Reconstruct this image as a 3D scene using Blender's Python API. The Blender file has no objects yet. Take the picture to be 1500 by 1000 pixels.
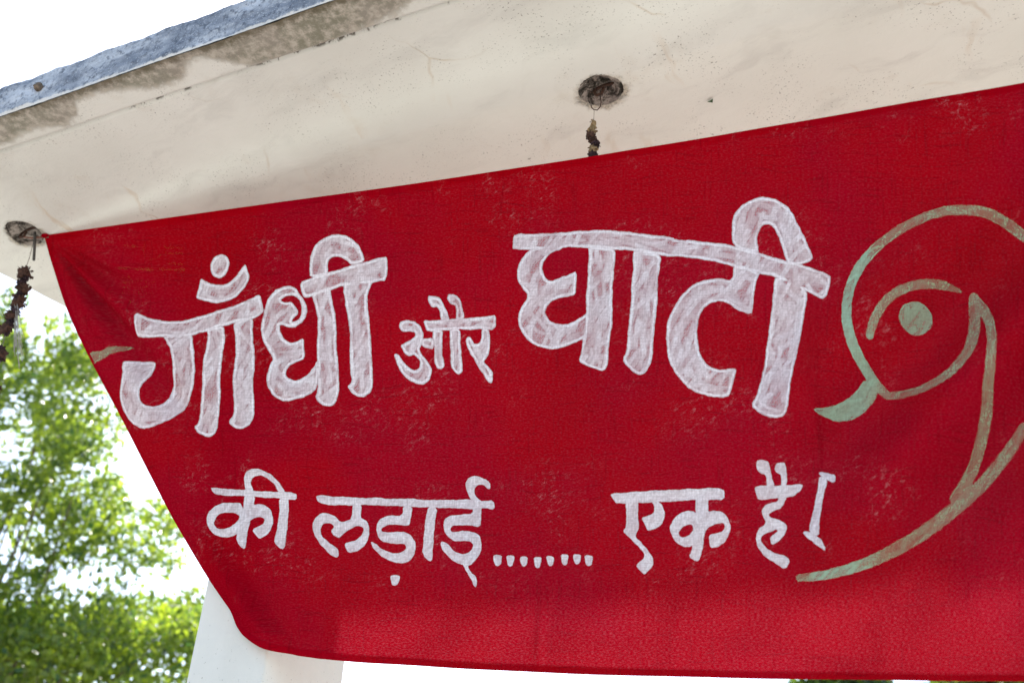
import bpy, bmesh, math, random
import numpy as np
from mathutils import Matrix, Vector, noise as mnoise
rng = np.random.default_rng(7); random.seed(7)
S = bpy.context.scene
COL = S.collection
rad = math.radians

# ------------------------------------------------------------------ camera
EYE = np.array([0., 0., 1.55])
FPX = 1458.
_up = np.array([100, -2300, 1458.]); _up /= np.linalg.norm(_up)
_f = np.array([0, 0, 1.]); _Y = _f - _up * (_f @ _up); _Y /= np.linalg.norm(_Y)
_X = np.cross(_Y, _up)
if _X[0] < 0: _X = -_X
ROT = np.array([_X, _Y, _up])
cam = bpy.data.cameras.new('camera'); camo = bpy.data.objects.new('camera', cam); COL.objects.link(camo)
cam.sensor_width = 36; cam.lens = 36 * FPX / 1500; cam.clip_end = 2000; cam.clip_start = .05
m3 = np.stack([ROT @ [1, 0, 0], ROT @ [0, -1, 0], ROT @ [0, 0, -1]], 1)
camo.matrix_world = Matrix([[*m3[0], EYE[0]], [*m3[1], EYE[1]], [*m3[2], EYE[2]], [0, 0, 0, 1]])
cam.dof.use_dof = True; cam.dof.focus_distance = 2.0; cam.dof.aperture_fstop = 3.4
S.camera = camo

# ------------------------------------------------------------------ sky, sun, exposure
SUN_AZ, SUN_EL = rad(-6), rad(43)
w = bpy.data.worlds.new('World'); S.world = w; w.use_nodes = True
nt = w.node_tree
sky = nt.nodes.new('ShaderNodeTexSky'); sky.sky_type = 'NISHITA'; sky.sun_disc = False
sky.sun_elevation = SUN_EL; sky.sun_rotation = SUN_AZ; sky.air_density = 1.0; sky.dust_density = 1.0; sky.ozone_density = 1.0
bg = nt.nodes['Background']; bg.inputs[1].default_value = .15
nt.links.new(sky.outputs[0], bg.inputs[0])
sl = bpy.data.lights.new('sun', 'SUN'); sl.energy = 4.6; sl.angle = rad(2.); sl.color = (1, .95, .87)
so = bpy.data.objects.new('sun', sl); COL.objects.link(so)
sd = Vector((math.sin(SUN_AZ) * math.cos(SUN_EL), math.cos(SUN_AZ) * math.cos(SUN_EL), math.sin(SUN_EL)))
so.rotation_euler = sd.to_track_quat('Z', 'Y').to_euler(); so.location = sd * 30
S.view_settings.view_transform = 'Standard'; S.view_settings.look = 'None'
S.view_settings.gamma = 1; S.view_settings.exposure = 1.24

# ------------------------------------------------------------------ helpers
def smooth(a, b, x):
    t = np.clip((np.asarray(x, float) - a) / (b - a), 0, 1); return t * t * (3 - 2 * t)

def rays(x, y):
    x = np.asarray(x, float); y = np.asarray(y, float)
    d = np.stack([x - 750, y - 500, np.full(np.broadcast(x, y).shape, FPX)], -1) @ ROT.T
    return d / np.linalg.norm(d, axis=-1, keepdims=True)

def on_z(x, y, z):            # where the sight line through a point of the photo meets a level
    d = rays(x, y); return EYE + d * ((z - EYE[2]) / d[..., 2])[..., None]

def on_plane(x, y, p, n):
    d = rays(x, y); return EYE + d * (((p - EYE) @ n) / (d @ n))[..., None]

def tag(o, label=None, cat=None, group=None, kind=None):
    if label: o['label'] = label
    if cat: o['category'] = cat
    if group: o['group'] = group
    if kind: o['kind'] = kind
    return o

def empty(name, loc):
    o = bpy.data.objects.new(name, None); COL.objects.link(o); o.location = loc; o.empty_display_size = .1; return o

def attach(o, parent):
    if parent is not None:
        bpy.context.view_layer.update()
        o.parent = parent; o.matrix_parent_inverse = parent.matrix_world.inverted()

def mesh(name, verts, faces, mat, parent=None, shade=True, attrs=None, uv=None):
    me = bpy.data.meshes.new(name); me.from_pydata([tuple(map(float, v)) for v in verts], [], faces)
    me.materials.append(mat)
    if shade: me.polygons.foreach_set('use_smooth', [True] * len(me.polygons))
    for k, v in (attrs or {}).items():
        me.attributes.new(k, 'FLOAT', 'POINT').data.foreach_set('value', np.asarray(v, np.float32))
    if uv is not None:
        li = np.zeros(len(me.loops), np.int32); me.loops.foreach_get('vertex_index', li)
        me.uv_layers.new(name='UVMap').data.foreach_set('uv', np.asarray(uv, np.float32)[li].ravel())
    me.update()
    o = bpy.data.objects.new(name, me); COL.objects.link(o); attach(o, parent); return o

def grid_faces(nu, nv):
    i = np.arange(nu - 1)[:, None] * nv + np.arange(nv - 1)[None]; i = i.ravel()
    return np.stack([i, i + nv, i + nv + 1, i + 1], 1).tolist()

def tube(pts, r, seg=8):
    pts = [Vector(p) for p in pts]; V = []; F = []
    rr = r if hasattr(r, '__len__') else [r] * len(pts)
    for i, p in enumerate(pts):
        t = (pts[min(i + 1, len(pts) - 1)] - pts[max(i - 1, 0)]).normalized()
        a = t.cross(Vector((.3, .9, .31))).normalized(); b = t.cross(a)
        for k in range(seg):
            th = 2 * math.pi * k / seg; V.append(p + (a * math.cos(th) + b * math.sin(th)) * rr[i])
    for i in range(len(pts) - 1):
        for k in range(seg):
            F.append((i * seg + k, i * seg + (k + 1) % seg, (i + 1) * seg + (k + 1) % seg, (i + 1) * seg + k))
    F.append(tuple(range(seg))[::-1]); F.append(tuple((len(pts) - 1) * seg + k for k in range(seg)))
    return V, F

class Mat:
    def __init__(s, name):
        s.m = bpy.data.materials.new(name); s.m.use_nodes = True; s.t = s.m.node_tree
        s.t.nodes.clear(); s.out = s.t.nodes.new('ShaderNodeOutputMaterial')
    def n(s, typ, ins=None, **kw):
        q = s.t.nodes.new('ShaderNode' + typ)
        for k, v in kw.items(): setattr(q, k, v)
        for k, v in (ins or {}).items():
            i = q.inputs[k]
            if isinstance(v, bpy.types.NodeSocket): s.t.links.new(v, i)
            else: i.default_value = v
        return q
    def coord(s, kind='Object'): return s.n('TexCoord').outputs[kind]
    def mapv(s, v, scale=(1, 1, 1), rot=(0, 0, 0), loc=(0, 0, 0)):
        if any(rot): v = s.n('Mapping', {'Vector': v, 'Rotation': rot}).outputs[0]      # turn first, then stretch
        return s.n('Mapping', {'Vector': v, 'Scale': scale, 'Location': loc}).outputs[0]
    def noise(s, v, sc, det=4, rough=.55, dist=0):
        return s.n('TexNoise', {'Vector': v, 'Scale': sc, 'Detail': det, 'Roughness': rough, 'Distortion': dist}).outputs[0]
    def ramp(s, v, lo, hi, a=0., b=1.):
        return s.n('MapRange', {'Value': v, 'From Min': lo, 'From Max': hi, 'To Min': a, 'To Max': b}, interpolation_type='SMOOTHSTEP').outputs[0]
    def math(s, op, a, b=0.): return s.n('Math', {0: a, 1: b}, operation=op, use_clamp=False).outputs[0]
    def mix(s, f, a, b, mode='MIX'):
        q = s.n('Mix', data_type='RGBA', blend_type=mode)
        for i, v in ((0, f), (6, a), (7, b)):
            if isinstance(v, bpy.types.NodeSocket): s.t.links.new(v, q.inputs[i])
            else: q.inputs[i].default_value = (*v, 1) if hasattr(v, '__len__') else v
        return q.outputs[2]
    def attr(s, name): return s.n('Attribute', attribute_name=name).outputs['Fac']
    def bump(s, h, d=.01, st=1.): return s.n('Bump', {'Height': h, 'Distance': d, 'Strength': st}).outputs[0]
    def principled(s, col, rough=.8, normal=None, spec=.3):
        ins = {'Roughness': rough, 'Specular IOR Level': spec}
        ins['Base Color'] = col if isinstance(col, bpy.types.NodeSocket) else (*col, 1)
        if normal is not None: ins['Normal'] = normal
        return s.n('BsdfPrincipled', ins).outputs[0]
    def done(s, sh): s.t.links.new(sh, s.out.inputs[0]); return s.m
    def mixsh(s, f, a, b):
        q = s.n('MixShader')
        for i, v in enumerate((f, a, b)):
            if isinstance(v, bpy.types.NodeSocket): s.t.links.new(v, q.inputs[i])
            else: q.inputs[i].default_value = v
        return q.outputs[0]

# ------------------------------------------------------------------ materials
def mat_ground():
    M = Mat('sandy_earth'); c = M.coord()
    a = M.noise(c, .35, 6); b = M.noise(c, 9, 5)
    col = M.mix(M.ramp(a, .3, .7), (.39, .365, .33), (.49, .465, .42))
    col = M.mix(M.ramp(b, .45, .75), col, (.29, .265, .23))
    return M.done(M.principled(col, .95, M.bump(b, .02)))

def mat_soffit():
    M = Mat('lime_washed_plaster'); c = M.coord()
    x, y, z = (M.n('SeparateXYZ', {0: c}).outputs[i] for i in range(3))
    big = M.noise(c, 1.6, 4); mid = M.noise(c, 14, 5)
    col = M.mix(M.ramp(big, .3, .7), (.585, .57, .505), (.685, .67, .605))
    # beyond the crease a warmer cream paints in the light bounced up there
    ycr = M.math('ADD', y, M.math('MULTIPLY', M.math('SUBTRACT', big, .5), .10))
    col = M.mix(M.ramp(ycr, .33, .47), col, M.mix(M.ramp(big, .3, .7), (.635, .625, .55), (.71, .70, .625)))
    col = M.mix(M.ramp(mid, .62, .8, 0, .25), col, (.50, .42, .33))
    # rust brown trickles and hair cracks
    wob = M.n('VectorMath', {0: c, 1: M.n('VectorMath', {0: M.n('TexNoise', {'Vector': c, 'Scale': 5., 'Detail': 3.}).outputs['Color'], 1: (.16, .16, .16)}, operation='MULTIPLY').outputs[0]}, operation='ADD').outputs[0]
    v = M.n('TexVoronoi', {'Vector': M.mapv(wob, (1, .55, 1), (0, 0, rad(35))), 'Scale': 3.1}, feature='DISTANCE_TO_EDGE').outputs['Distance']
    crack = M.math('MULTIPLY', M.ramp(v, .0, .012, 1, 0), M.ramp(M.noise(c, 3.3, 3), .54, .68))
    col = M.mix(M.math('MULTIPLY', crack, .42), col, (.42, .29, .16))
    tr = M.noise(M.mapv(wob, (22, 3.2, 1), (0, 0, rad(-8))), 1.0, 5, .6)
    trm = M.math('MULTIPLY', M.ramp(tr, .58, .68), M.ramp(M.noise(M.mapv(c, loc=(3, 1, 0)), 2.4, 3), .52, .66))
    col = M.mix(M.math('MULTIPLY', trm, .42), col, (.50, .35, .19))
    # uneven old wash: grey brushed patches, thin worn strokes
    br = M.noise(M.mapv(wob, (3.0, 11, 1), (0, 0, rad(9))), 1., 6, .65)
    col = M.mix(M.ramp(br, .50, .72, 0, .38), col, (.45, .43, .385))
    col = M.mix(M.ramp(M.noise(M.mapv(c, loc=(5, 5, 0)), 4.5, 5, .65), .56, .74, 0, .30), col, (.47, .40, .30))
    # soot coloured specks
    sp = M.noise(c, 230, 2, .5); spm = M.noise(c, 7, 4)
    spk = M.math('MULTIPLY', M.ramp(sp, .63, .70), M.ramp(spm, .44, .64))
    col = M.mix(M.math('MULTIPLY', spk, .62), col, (.10, .085, .06))
    sp2 = M.math('MULTIPLY', M.ramp(M.noise(c, 70, 3, .6), .70, .74), M.ramp(spm, .5, .6))
    col = M.mix(M.math('MULTIPLY', sp2, .7), col, (.09, .075, .05))
    pit = M.math('ADD', M.attr('pit'), M.math('MULTIPLY', M.math('SUBTRACT', M.noise(c, 45, 5, .75), .5), .75))
    pm = M.math('MULTIPLY', M.ramp(pit, .92, 1.28, 1, 0), .75)
    col = M.mix(pm, col, M.mix(M.ramp(M.noise(c, 110, 3, .7), .4, .6), (.10, .085, .06), (.40, .33, .23)))
    # the drip line: broken row of dark dashes along its groove
    dl = M.math('ABSOLUTE', M.math('SUBTRACT', M.math('ADD', y, M.math('MULTIPLY', M.math('SUBTRACT', M.noise(c, 20, 3), .5), .02)), .088))
    dash = M.math('MULTIPLY', M.ramp(dl, .0015, .0065, 1, 0), M.ramp(M.noise(M.mapv(c, (1, .2, 1)), 26, 4, .7), .52, .60))
    dash = M.math('MULTIPLY', dash, M.ramp(M.noise(M.mapv(c, (1, .1, 1), loc=(1.3, 0, 0)), 3.2, 1), .42, .50))
    col = M.mix(M.math('MULTIPLY', dash, .85), col, (.07, .055, .035))
    # moss and rain stain on the outer strip
    st = M.noise(M.mapv(c, (1, 1.4, 1)), 4.2, 6, .6, .6)
    edge = M.math('SUBTRACT', M.ramp(y, .0, .10, 1, 0), 0.)
    st2 = M.noise(M.mapv(c, (1, .35, 1), loc=(.35, 0, 0)), 2.6, 3, .5)
    stv = M.math('ADD', M.math('ADD', M.math('MULTIPLY', edge, .50), M.math('SUBTRACT', st, .5)), M.math('MULTIPLY', M.math('SUBTRACT', st2, .46), 2.2))
    fine = M.noise(c, 55, 5, .7)
    stm = M.math('MULTIPLY', M.ramp(M.math('ADD', M.attr('stain'), M.math('ADD', M.math('MULTIPLY', M.math('SUBTRACT', fine, .5), .55), M.math('MULTIPLY', M.math('SUBTRACT', st, .5), .8))), -.02, .26), M.ramp(y, .082, .090, 1, 0))
    scol = M.mix(M.ramp(M.noise(c, 6, 3), .42, .6), (.19, .16, .12), (.12, .11, .06))
    scol = M.mix(M.ramp(fine, .38, .68), scol, (.40, .35, .28))
    col = M.mix(M.math('MULTIPLY', stm, .82), col, scol)
    rimd = M.math('MULTIPLY', M.ramp(M.math('ADD', y, M.math('MULTIPLY', M.math('SUBTRACT', fine, .5), .03)), .002, .022, 1, 0), M.ramp(st, .40, .56, .35, 1))
    col = M.mix(M.math('MULTIPLY', rimd, .7), col, (.075, .055, .025))
    h = M.math('ADD', M.math('MULTIPLY', mid, .5), M.math('ADD', M.math('ADD', M.math('MULTIPLY', M.noise(c, 120, 3), .12), M.math('MULTIPLY', br, .8)), M.math('MULTIPLY', crack, -.15)))
    return M.done(M.principled(col, .9, M.bump(h, .006, .7), .2))

def mat_fascia():
    M = Mat('weathered_cement'); c = M.coord()
    a = M.noise(M.mapv(c, (1, 1, 2.5)), 5, 6, .62); b = M.noise(c, 70, 5, .7)
    col = M.mix(M.ramp(a, .36, .64), (.17, .195, .24), (.52, .55, .60))
    col = M.mix(M.ramp(b, .47, .66, 0, .85), col, (.085, .10, .13))
    g = M.noise(c, 240, 3, .6); col = M.mix(M.ramp(g, .56, .70, 0, .6), col, (.62, .65, .70))
    sc = M.noise(M.mapv(c, (8, 1, 30), (0, rad(55), 0)), 2.0, 3)
    col = M.mix(M.ramp(sc, .70, .76, 0, .5), col, (.62, .62, .62))
    z = M.n('SeparateXYZ', {0: c}).outputs[2]
    arris = M.ramp(M.math('ADD', z, M.math('MULTIPLY', M.math('SUBTRACT', b, .5), .016)), .0005, .005, 1, 0)
    col = M.mix(M.math('MULTIPLY', arris, .8), col, (.74, .70, .64))
    return M.done(M.principled(col, .85, M.bump(b, .008, .8), .3))

def mat_column():
    M = Mat('cream_wash'); c = M.coord()
    a = M.noise(M.mapv(c, (1, 1, .3)), 6, 5); b = M.noise(c, 160, 3)
    col = M.mix(M.ramp(a, .3, .7), (.67, .65, .585), (.73, .71, .645))
    col = M.mix(M.math('MULTIPLY', M.ramp(b, .66, .73), .5), col, (.2, .17, .12))
    return M.done(M.principled(col, .9, M.bump(M.noise(c, 40, 4), .004, .5), .2))

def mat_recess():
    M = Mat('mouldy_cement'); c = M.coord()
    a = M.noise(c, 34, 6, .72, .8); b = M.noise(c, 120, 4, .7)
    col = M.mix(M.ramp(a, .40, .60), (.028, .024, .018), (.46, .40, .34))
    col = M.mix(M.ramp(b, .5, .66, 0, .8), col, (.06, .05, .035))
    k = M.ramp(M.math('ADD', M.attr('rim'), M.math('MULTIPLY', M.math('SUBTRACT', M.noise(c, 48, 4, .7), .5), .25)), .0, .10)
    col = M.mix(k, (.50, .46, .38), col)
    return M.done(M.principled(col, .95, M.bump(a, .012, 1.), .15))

def mat_plain(name, col, rough=.7, var=.5, scale=60, metallic=0.):
    M = Mat(name); c = M.coord(); a = M.noise(c, scale, 4, .65)
    k = M.mix(M.ramp(a, .35, .65), tuple(v * (1 - var) for v in col), col)
    return M.done(M.principled(k, rough, M.bump(a, .004, .6), .3))

def weave(M, uv):
    """threads: two crossed, slightly irregular families; returns a 0..1 height"""
    wx = M.noise(M.mapv(uv, (900, 55, 1)), 1., 2, .5); wy = M.noise(M.mapv(uv, (48, 820, 1)), 1., 2, .5)
    return wx, wy

def mat_cloth():
    M = Mat('thin_red_cotton'); uv = M.coord('UV')
    wx, wy = weave(M, uv)
    big = M.noise(uv, 3.2, 4)
    col = M.mix(M.ramp(big, .3, .7), (.25, .0003, .003), (.305, .0005, .005))
    thr = M.math('MULTIPLY', M.math('ADD', wx, wy), .5)
    col = M.mix(M.ramp(M.noise(M.mapv(uv, loc=(7, 3, 0)), 4.2, 3, .5), .42, .62, 0, .5), col, (.24, .0003, .012))  # broad magenta patches: blue sky sheen on the cloth, put into the colour
    col = M.mix(M.ramp(thr, .40, .60, .0, .20), col, (.20, .0003, .003))
    slub = M.noise(M.mapv(uv, (22, 520, 1)), 1., 3, .6)
    col = M.mix(M.ramp(slub, .62, .74, 0, .22), col, (.46, .02, .035))
    # dry-brushed smears and rubbed-off paint dust
    warp = M.n('VectorMath', {0: uv, 1: M.n('VectorMath', {0: M.n('TexNoise', {'Vector': uv, 'Scale': 9., 'Detail': 2.}).outputs['Color'], 1: (.03, .03, 0)}, operation='MULTIPLY').outputs[0]}, operation='ADD').outputs[0]
    sma = M.noise(M.mapv(warp, (150, 60, 1), (0, 0, rad(-55))), 1., 8, .80, .0); smb = M.noise(M.mapv(warp, (110, 80, 1), (0, 0, rad(10))), 1., 8, .82, .0)
    sm = M.math('MAXIMUM', M.math('SUBTRACT', sma, .01), M.math('SUBTRACT', smb, .03))
    near = M.attr('nearpaint'); area = M.math('ADD', M.noise(uv, 9., 3, .55), M.math('MULTIPLY', near, .10)); y = M.n('SeparateXYZ', {0: uv}).outputs[1]
    smm = M.math('MULTIPLY', M.ramp(sm, .52, .74), M.math('MULTIPLY', M.ramp(area, .53, .70), M.ramp(y, .80, .90, 1, .25)))
    dust = M.math('MULTIPLY', M.ramp(M.noise(uv, 240, 3, .6), .67, .74), M.ramp(M.noise(uv, 5, 3), .42, .62))
    pale = M.math('ADD', M.math('MULTIPLY', smm, .55), M.math('MULTIPLY', dust, .09))
    col = M.mix(pale, col, (.70, .42, .42))
    # coarse weft lines of cheap cotton, and faint rubbed creases
    weft = M.noise(M.mapv(warp, (16, 300, 1)), 1., 3, .65); warpn = M.noise(M.mapv(uv, (260, 12, 1)), 1., 2, .6)
    col = M.mix(M.math('MULTIPLY', M.math('MAXIMUM', M.ramp(weft, .55, .66), M.math('MULTIPLY', M.ramp(warpn, .57, .68), .7)), .5), col, (.12, .0003, .003))
    hem = M.attr('hem')
    nor = M.bump(M.math('ADD', thr, M.math('ADD', M.math('MULTIPLY', slub, .4), M.math('MULTIPLY', weft, .8))), .0008, .35)
    base = M.n('BsdfPrincipled', {'Base Color': col, 'Roughness': .9, 'Specular IOR Level': .0, 'Normal': nor}).outputs[0]
    # light coming through: thin places between the threads pass more of it, and paler
    gl = M.noise(M.mapv(uv, (240, 560, 1)), 1., 2, .6)
    tcol = M.mix(M.ramp(gl, .40, .82), (.40, .003, .020), (.62, .14, .19))
    tr = M.n('BsdfTranslucent', {'Color': tcol, 'Normal': nor}).outputs[0]
    f = M.math('SUBTRACT', .12, M.math('MULTIPLY', hem, .105))
    return M.done(M.mixsh(f, base, tr))

def mat_paint(name, white, thin, lo, edge0, edge1, mint=None):
    """dry brush paint on cloth: dense along the outline, streaky inside; the cloth shows between the bristle marks"""
    M = Mat(name); uv = M.coord('UV'); e = M.attr('edge')
    wp = M.n('VectorMath', {0: uv, 1: M.n('VectorMath', {0: M.n('TexNoise', {'Vector': uv, 'Scale': 22., 'Detail': 2.}).outputs['Color'], 1: (.022, .022, 0)}, operation='MULTIPLY').outputs[0]}, operation='ADD').outputs[0]
    ux, uy = (M.n('SeparateXYZ', {0: uv}).outputs[i] for i in (0, 1))
    en = M.math('ADD', e, M.math('MULTIPLY', M.math('SUBTRACT', M.noise(uv, 26, 3), .5), 5.))
    s2 = M.noise(M.mapv(wp, (420, 40, 1), (0, 0, rad(-35))), 1., 3, .6)          # bristle marks
    patch = M.noise(uv, 19, 4, .6)
    wx, wy = weave(M, uv)
    dab = M.attr('dab')                                                           # the painter's separate brush dabs
    streak = M.math('MULTIPLY', dab, M.ramp(s2, .30, .60, .70, 1))
    streak = M.math('MAXIMUM', streak, M.math('MULTIPLY', M.ramp(s2, .44, .66), .22))
    rim = M.math('MULTIPLY', M.ramp(en, edge0, edge1, 1, 0), M.math('MULTIPLY', M.ramp(e, .2, 2.2, .35, 1), M.ramp(patch, .34, .50, .72, 1)))
    a = M.math('MAXIMUM', M.math('ADD', lo, M.math('MULTIPLY', streak, thin)), M.math('MULTIPLY', rim, M.ramp(s2, .25, .5, .82, .97)))
    gr = M.ramp(M.math('ADD', M.math('MULTIPLY', M.math('ADD', wx, wy), .5), M.math('MULTIPLY', M.noise(uv, 300, 2), .4)), .5, .85, 1, .66)
    a = M.math('MULTIPLY', a, gr)
    a = M.math('MULTIPLY', a, M.ramp(e, -.4, .9, .0, 1))
    col = M.mix(M.ramp(M.noise(uv, 30, 3), .35, .65), tuple(v * .93 for v in white), white)
    if mint is not None:                                                          # first loaded strokes: thicker, mintier paint
        fresh = M.math('MULTIPLY', M.ramp(M.math('ADD', ux, M.math('MULTIPLY', M.math('SUBTRACT', patch, .5), .12)), 1.255, 1.30, 1, 0), M.ramp(ux, 1.18, 1.20))
        dc = M.n('VectorMath', {0: uv, 1: (1.34, .4628, 0)}, operation='DISTANCE').outputs['Value']
        fresh = M.math('MAXIMUM', fresh, M.ramp(dc, .026, .034, .7, 0))
        col = M.mix(fresh, col, mint); a = M.math('MINIMUM', M.math('ADD', a, M.math('MULTIPLY', fresh, .18)), 1.)
    sh = M.principled(col, .75, M.bump(s2, .001, .6), .25)
    tr = M.n('BsdfTranslucent', {'Color': (*[v * .6 for v in white], 1)}).outputs[0]
    sh = M.mixsh(.12, sh, tr)
    return M.done(M.mixsh(a, M.n('BsdfTransparent').outputs[0], sh))

def mat_leaf(name, c1, c2, tl):
    M = Mat(name); r = M.attr('tone')
    col = M.mix(r, c1, c2)
    tcol = M.mix(r, tuple(v * tl for v in c1), (c2[0] * tl * 1.5, c2[1] * tl * 1.35, c2[2] * tl * .7))
    p = M.n('BsdfPrincipled', {'Base Color': col, 'Roughness': .3, 'Specular IOR Level': .7}).outputs[0]
    t = M.n('BsdfTranslucent', {'Color': tcol}).outputs[0]
    return M.done(M.mixsh(.5, p, t))

# ------------------------------------------------------------------ ground
GROUND = mat_ground()
g = mesh('ground', [(-400, -400, 0), (400, -400, 0), (400, 400, 0), (-400, 400, 0)], [(0, 1, 2, 3)], GROUND, shade=False)
tag(g, kind='structure')

# ------------------------------------------------------------------ shelter: roof slab with its fascia, columns, hook recesses
ZS = EYE[2] + 1.6                                    # underside of the roof
q0 = on_z(0, 170, ZS); q1 = on_z(489, 0, ZS); l0 = on_z(0, 402, ZS); l1 = on_z(93, 455, ZS)
ex = (q1 - q0) / np.linalg.norm(q1 - q0)             # along the near edge
el = (l1 - l0) / np.linalg.norm(l1 - l0)             # along the left edge
A2 = np.array([[ex[0], -el[0]], [ex[1], -el[1]]])
k = np.linalg.solve(A2, (l0 - q0)[:2]); CORNER = q0 + ex * k[0]
ey = np.array([-ex[1], ex[0], 0.])
SLANT = (el @ ex) / (el @ ey)
LEN, DEPTH, THICK = 5.6, 1.63, .105
ROOFM = Matrix([[ex[0], ey[0], 0, CORNER[0]], [ex[1], ey[1], 0, CORNER[1]], [0, 0, 1, ZS], [0, 0, 0, 1]])
def to_roof(p):
    d = np.asarray(p) - CORNER; return np.array([d @ ex, d @ ey, d[2]])
def n3(x, y, z=0.): return mnoise.noise(Vector((x, y, z)))

HOOKS = [to_roof(on_z(36, 341, ZS)), to_roof(on_z(880, 132, ZS))]
HOOKS.append(2 * HOOKS[1] - HOOKS[0])
RR = .049

def soffit_z(x, y):
    z = 0.
    z -= .006 * math.exp(-((y - .375) / .030) ** 2)                   # the soft ridge the plasterer left
    z += .045 * max(0., y - .375) * 1.0                               # beyond it the soffit climbs a little
    z -= .004 * (1 - smooth(.080, .088, y)) - .006 * math.exp(-((y - .0885) / .0035) ** 2)   # outer band and drip groove
    z += .003 * n3(x * 2.2, y * 2.2) + .0012 * n3(x * 9, y * 9, 3)
    return float(z)

shelter = empty('roadside_shelter', (float(CORNER[0]), float(CORNER[1]), 0))
tag(shelter, 'cream plastered open shelter with a flat concrete roof and grey weathered edge', 'shelter')

ROOF = empty('tmp', (0, 0, 0)); bpy.data.objects.remove(ROOF)
def roof_obj(name, V, F, mat, parent, **kw):
    o = mesh(name, V, F, mat, None, **kw); o.matrix_world = ROOFM; attach(o, parent); return o

xs = np.concatenate([np.arange(0, 3.3, .0125), np.linspace(3.3, LEN, 40)])
ys = np.concatenate([np.linspace(0, .10, 26), np.arange(.11, DEPTH, .0125), [DEPTH]])
hx = np.concatenate([np.arange(h[0] - .066, h[0] + .066, .0022) for h in HOOKS[:2]])
xs = np.unique(np.round(np.concatenate([xs, hx]), 4)); xs = xs[(xs >= 0)]
hy = np.arange(HOOKS[0][1] - .066, HOOKS[1][1] + .066, .0026); ys = np.unique(np.round(np.concatenate([ys, hy]), 4)); ys = ys[ys <= DEPTH]
SP = np.array([(-150, .6), (0, .95), (35, .75), (80, 1.0), (104, .85), (116, .38), (150, .32), (182, .55), (222, .80), (258, .74), (276, .42), (305, .38), (328, .72), (352, 1.05), (420, 1.1), (500, 1.1), (560, 1.0), (640, .5)])
SPX = [to_roof(on_z(px, 192 - .345 * px, ZS))[0] for px in SP[:, 0]]
V = []
for x in xs:
    for y in ys:
        xx = x + SLANT * min(y, DEPTH) * max(0., 1 - x / .9) if x < .9 else x
        e = 0.
        if y == 0: e = .002 * n3(xx * 14, 5) + .0012 * n3(xx * 60, 8)
        V.append((xx, y + e, soffit_z(xx, y)))
F = grid_faces(len(xs), len(ys))
Va = np.array(V)
def keep(f):
    c = Va[f].mean(0)
    return all(math.hypot(c[0] - h[0], c[1] - h[1]) > RR * .99 for h in HOOKS)
F = [f[::-1] for f in F if keep(f)]
SOFF = mat_soffit(); FASC = mat_fascia(); RECM = mat_recess(); COLM = mat_column()
RUST = mat_plain('rusty_iron', (.075, .035, .02), .8, .6, 150)
STAIN = [float(np.interp(v[0], SPX, SP[:, 1])) - v[1] / .088 for v in V]
PIT = [min(math.hypot((v[0] - h[0]) * (1. if v[1] < h[1] else .9), v[1] - h[1] - .006) for h in HOOKS) / RR for v in V]
roof = roof_obj('roof', V, F, SOFF, shelter, attrs={'pit': PIT, 'stain': STAIN})
# fascia: near face, left face, far face, right face, as one rough band, and the roof's top
def band():
    P = []
    def run(a, b, n):
        for i in range(n): P.append((a[0] + (b[0] - a[0]) * i / n, a[1] + (b[1] - a[1]) * i / n))
    run((0, 0), (3.2, 0), 520); run((3.2, 0), (LEN, 0), 40); run((LEN, 0), (LEN, DEPTH), 30)
    run((LEN, DEPTH), (SLANT * DEPTH, DEPTH), 90); run((SLANT * DEPTH, DEPTH), (0, 0), 120)
    return P
P = band(); NZ = 16; V = []
cx, cy = LEN / 2, DEPTH / 2
for (x, y) in P:
    nx = -1 if x < .3 and y > 0 else (1 if x > LEN - .01 else 0); ny = -1 if y == 0 else (1 if y >= DEPTH - 1e-6 else 0)
    zb = soffit_z(x, min(y, DEPTH))
    top = THICK + .004 * n3(x * 10, y * 10, 2) + .0035 * n3(x * 32, y * 32, 6) + .002 * n3(x * 80, y * 80, 1)
    for j in range(NZ):
        t = j / (NZ - 1)
        d = .004 * n3(x * 12 + 4, y * 12, t * 3) + .0022 * n3(x * 45, y * 45, t * 9) + .003
        if j == 0: d = .0015 + .001 * n3(x * 60, y * 60, 8)
        if t > .9: d -= .006 * ((t - .9) / .1) ** 2
        V.append((x + nx * d, y + ny * d, zb + .0005 + (top - zb) * t))
F = []
n = len(P)
for i in range(n):
    for j in range(NZ - 1):
        a = i * NZ + j; b = ((i + 1) % n) * NZ + j
        F.append((a, b, b + 1, a + 1))
F.append(tuple(i * NZ + NZ - 1 for i in range(n)))
fo = roof_obj('fascia', V, F, FASC, roof)
# a pebble of mortar stuck to the fascia
def blob(c, r, sq=(1, 1, 1), amp=.35, fr=2.2, sub=3, seed=0):
    bm = bmesh.new(); bmesh.ops.create_icosphere(bm, subdivisions=sub, radius=1)
    for v in bm.verts:
        k = 1 + amp * mnoise.noise(v.co * fr + Vector((seed * 7.1, 0, 0))) + amp * .4 * mnoise.noise(v.co * fr * 3 + Vector((0, seed * 3.3, 0)))
        v.co = Vector((c[0] + v.co.x * r * k * sq[0], c[1] + v.co.y * r * k * sq[1], c[2] + v.co.z * r * k * sq[2]))
    V = [v.co.copy() for v in bm.verts]; F = [tuple(v.index for v in f.verts) for f in bm.faces]; bm.free(); return V, F
pb = to_roof(on_plane(60, 131, q0, ey))
V, F = blob((pb[0], -.006, pb[2]), .0105, seed=4)
roof_obj('mortar_lump', V, F, mat_plain('mortar', (.20, .15, .11), .95, .6, 90), roof)

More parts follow.
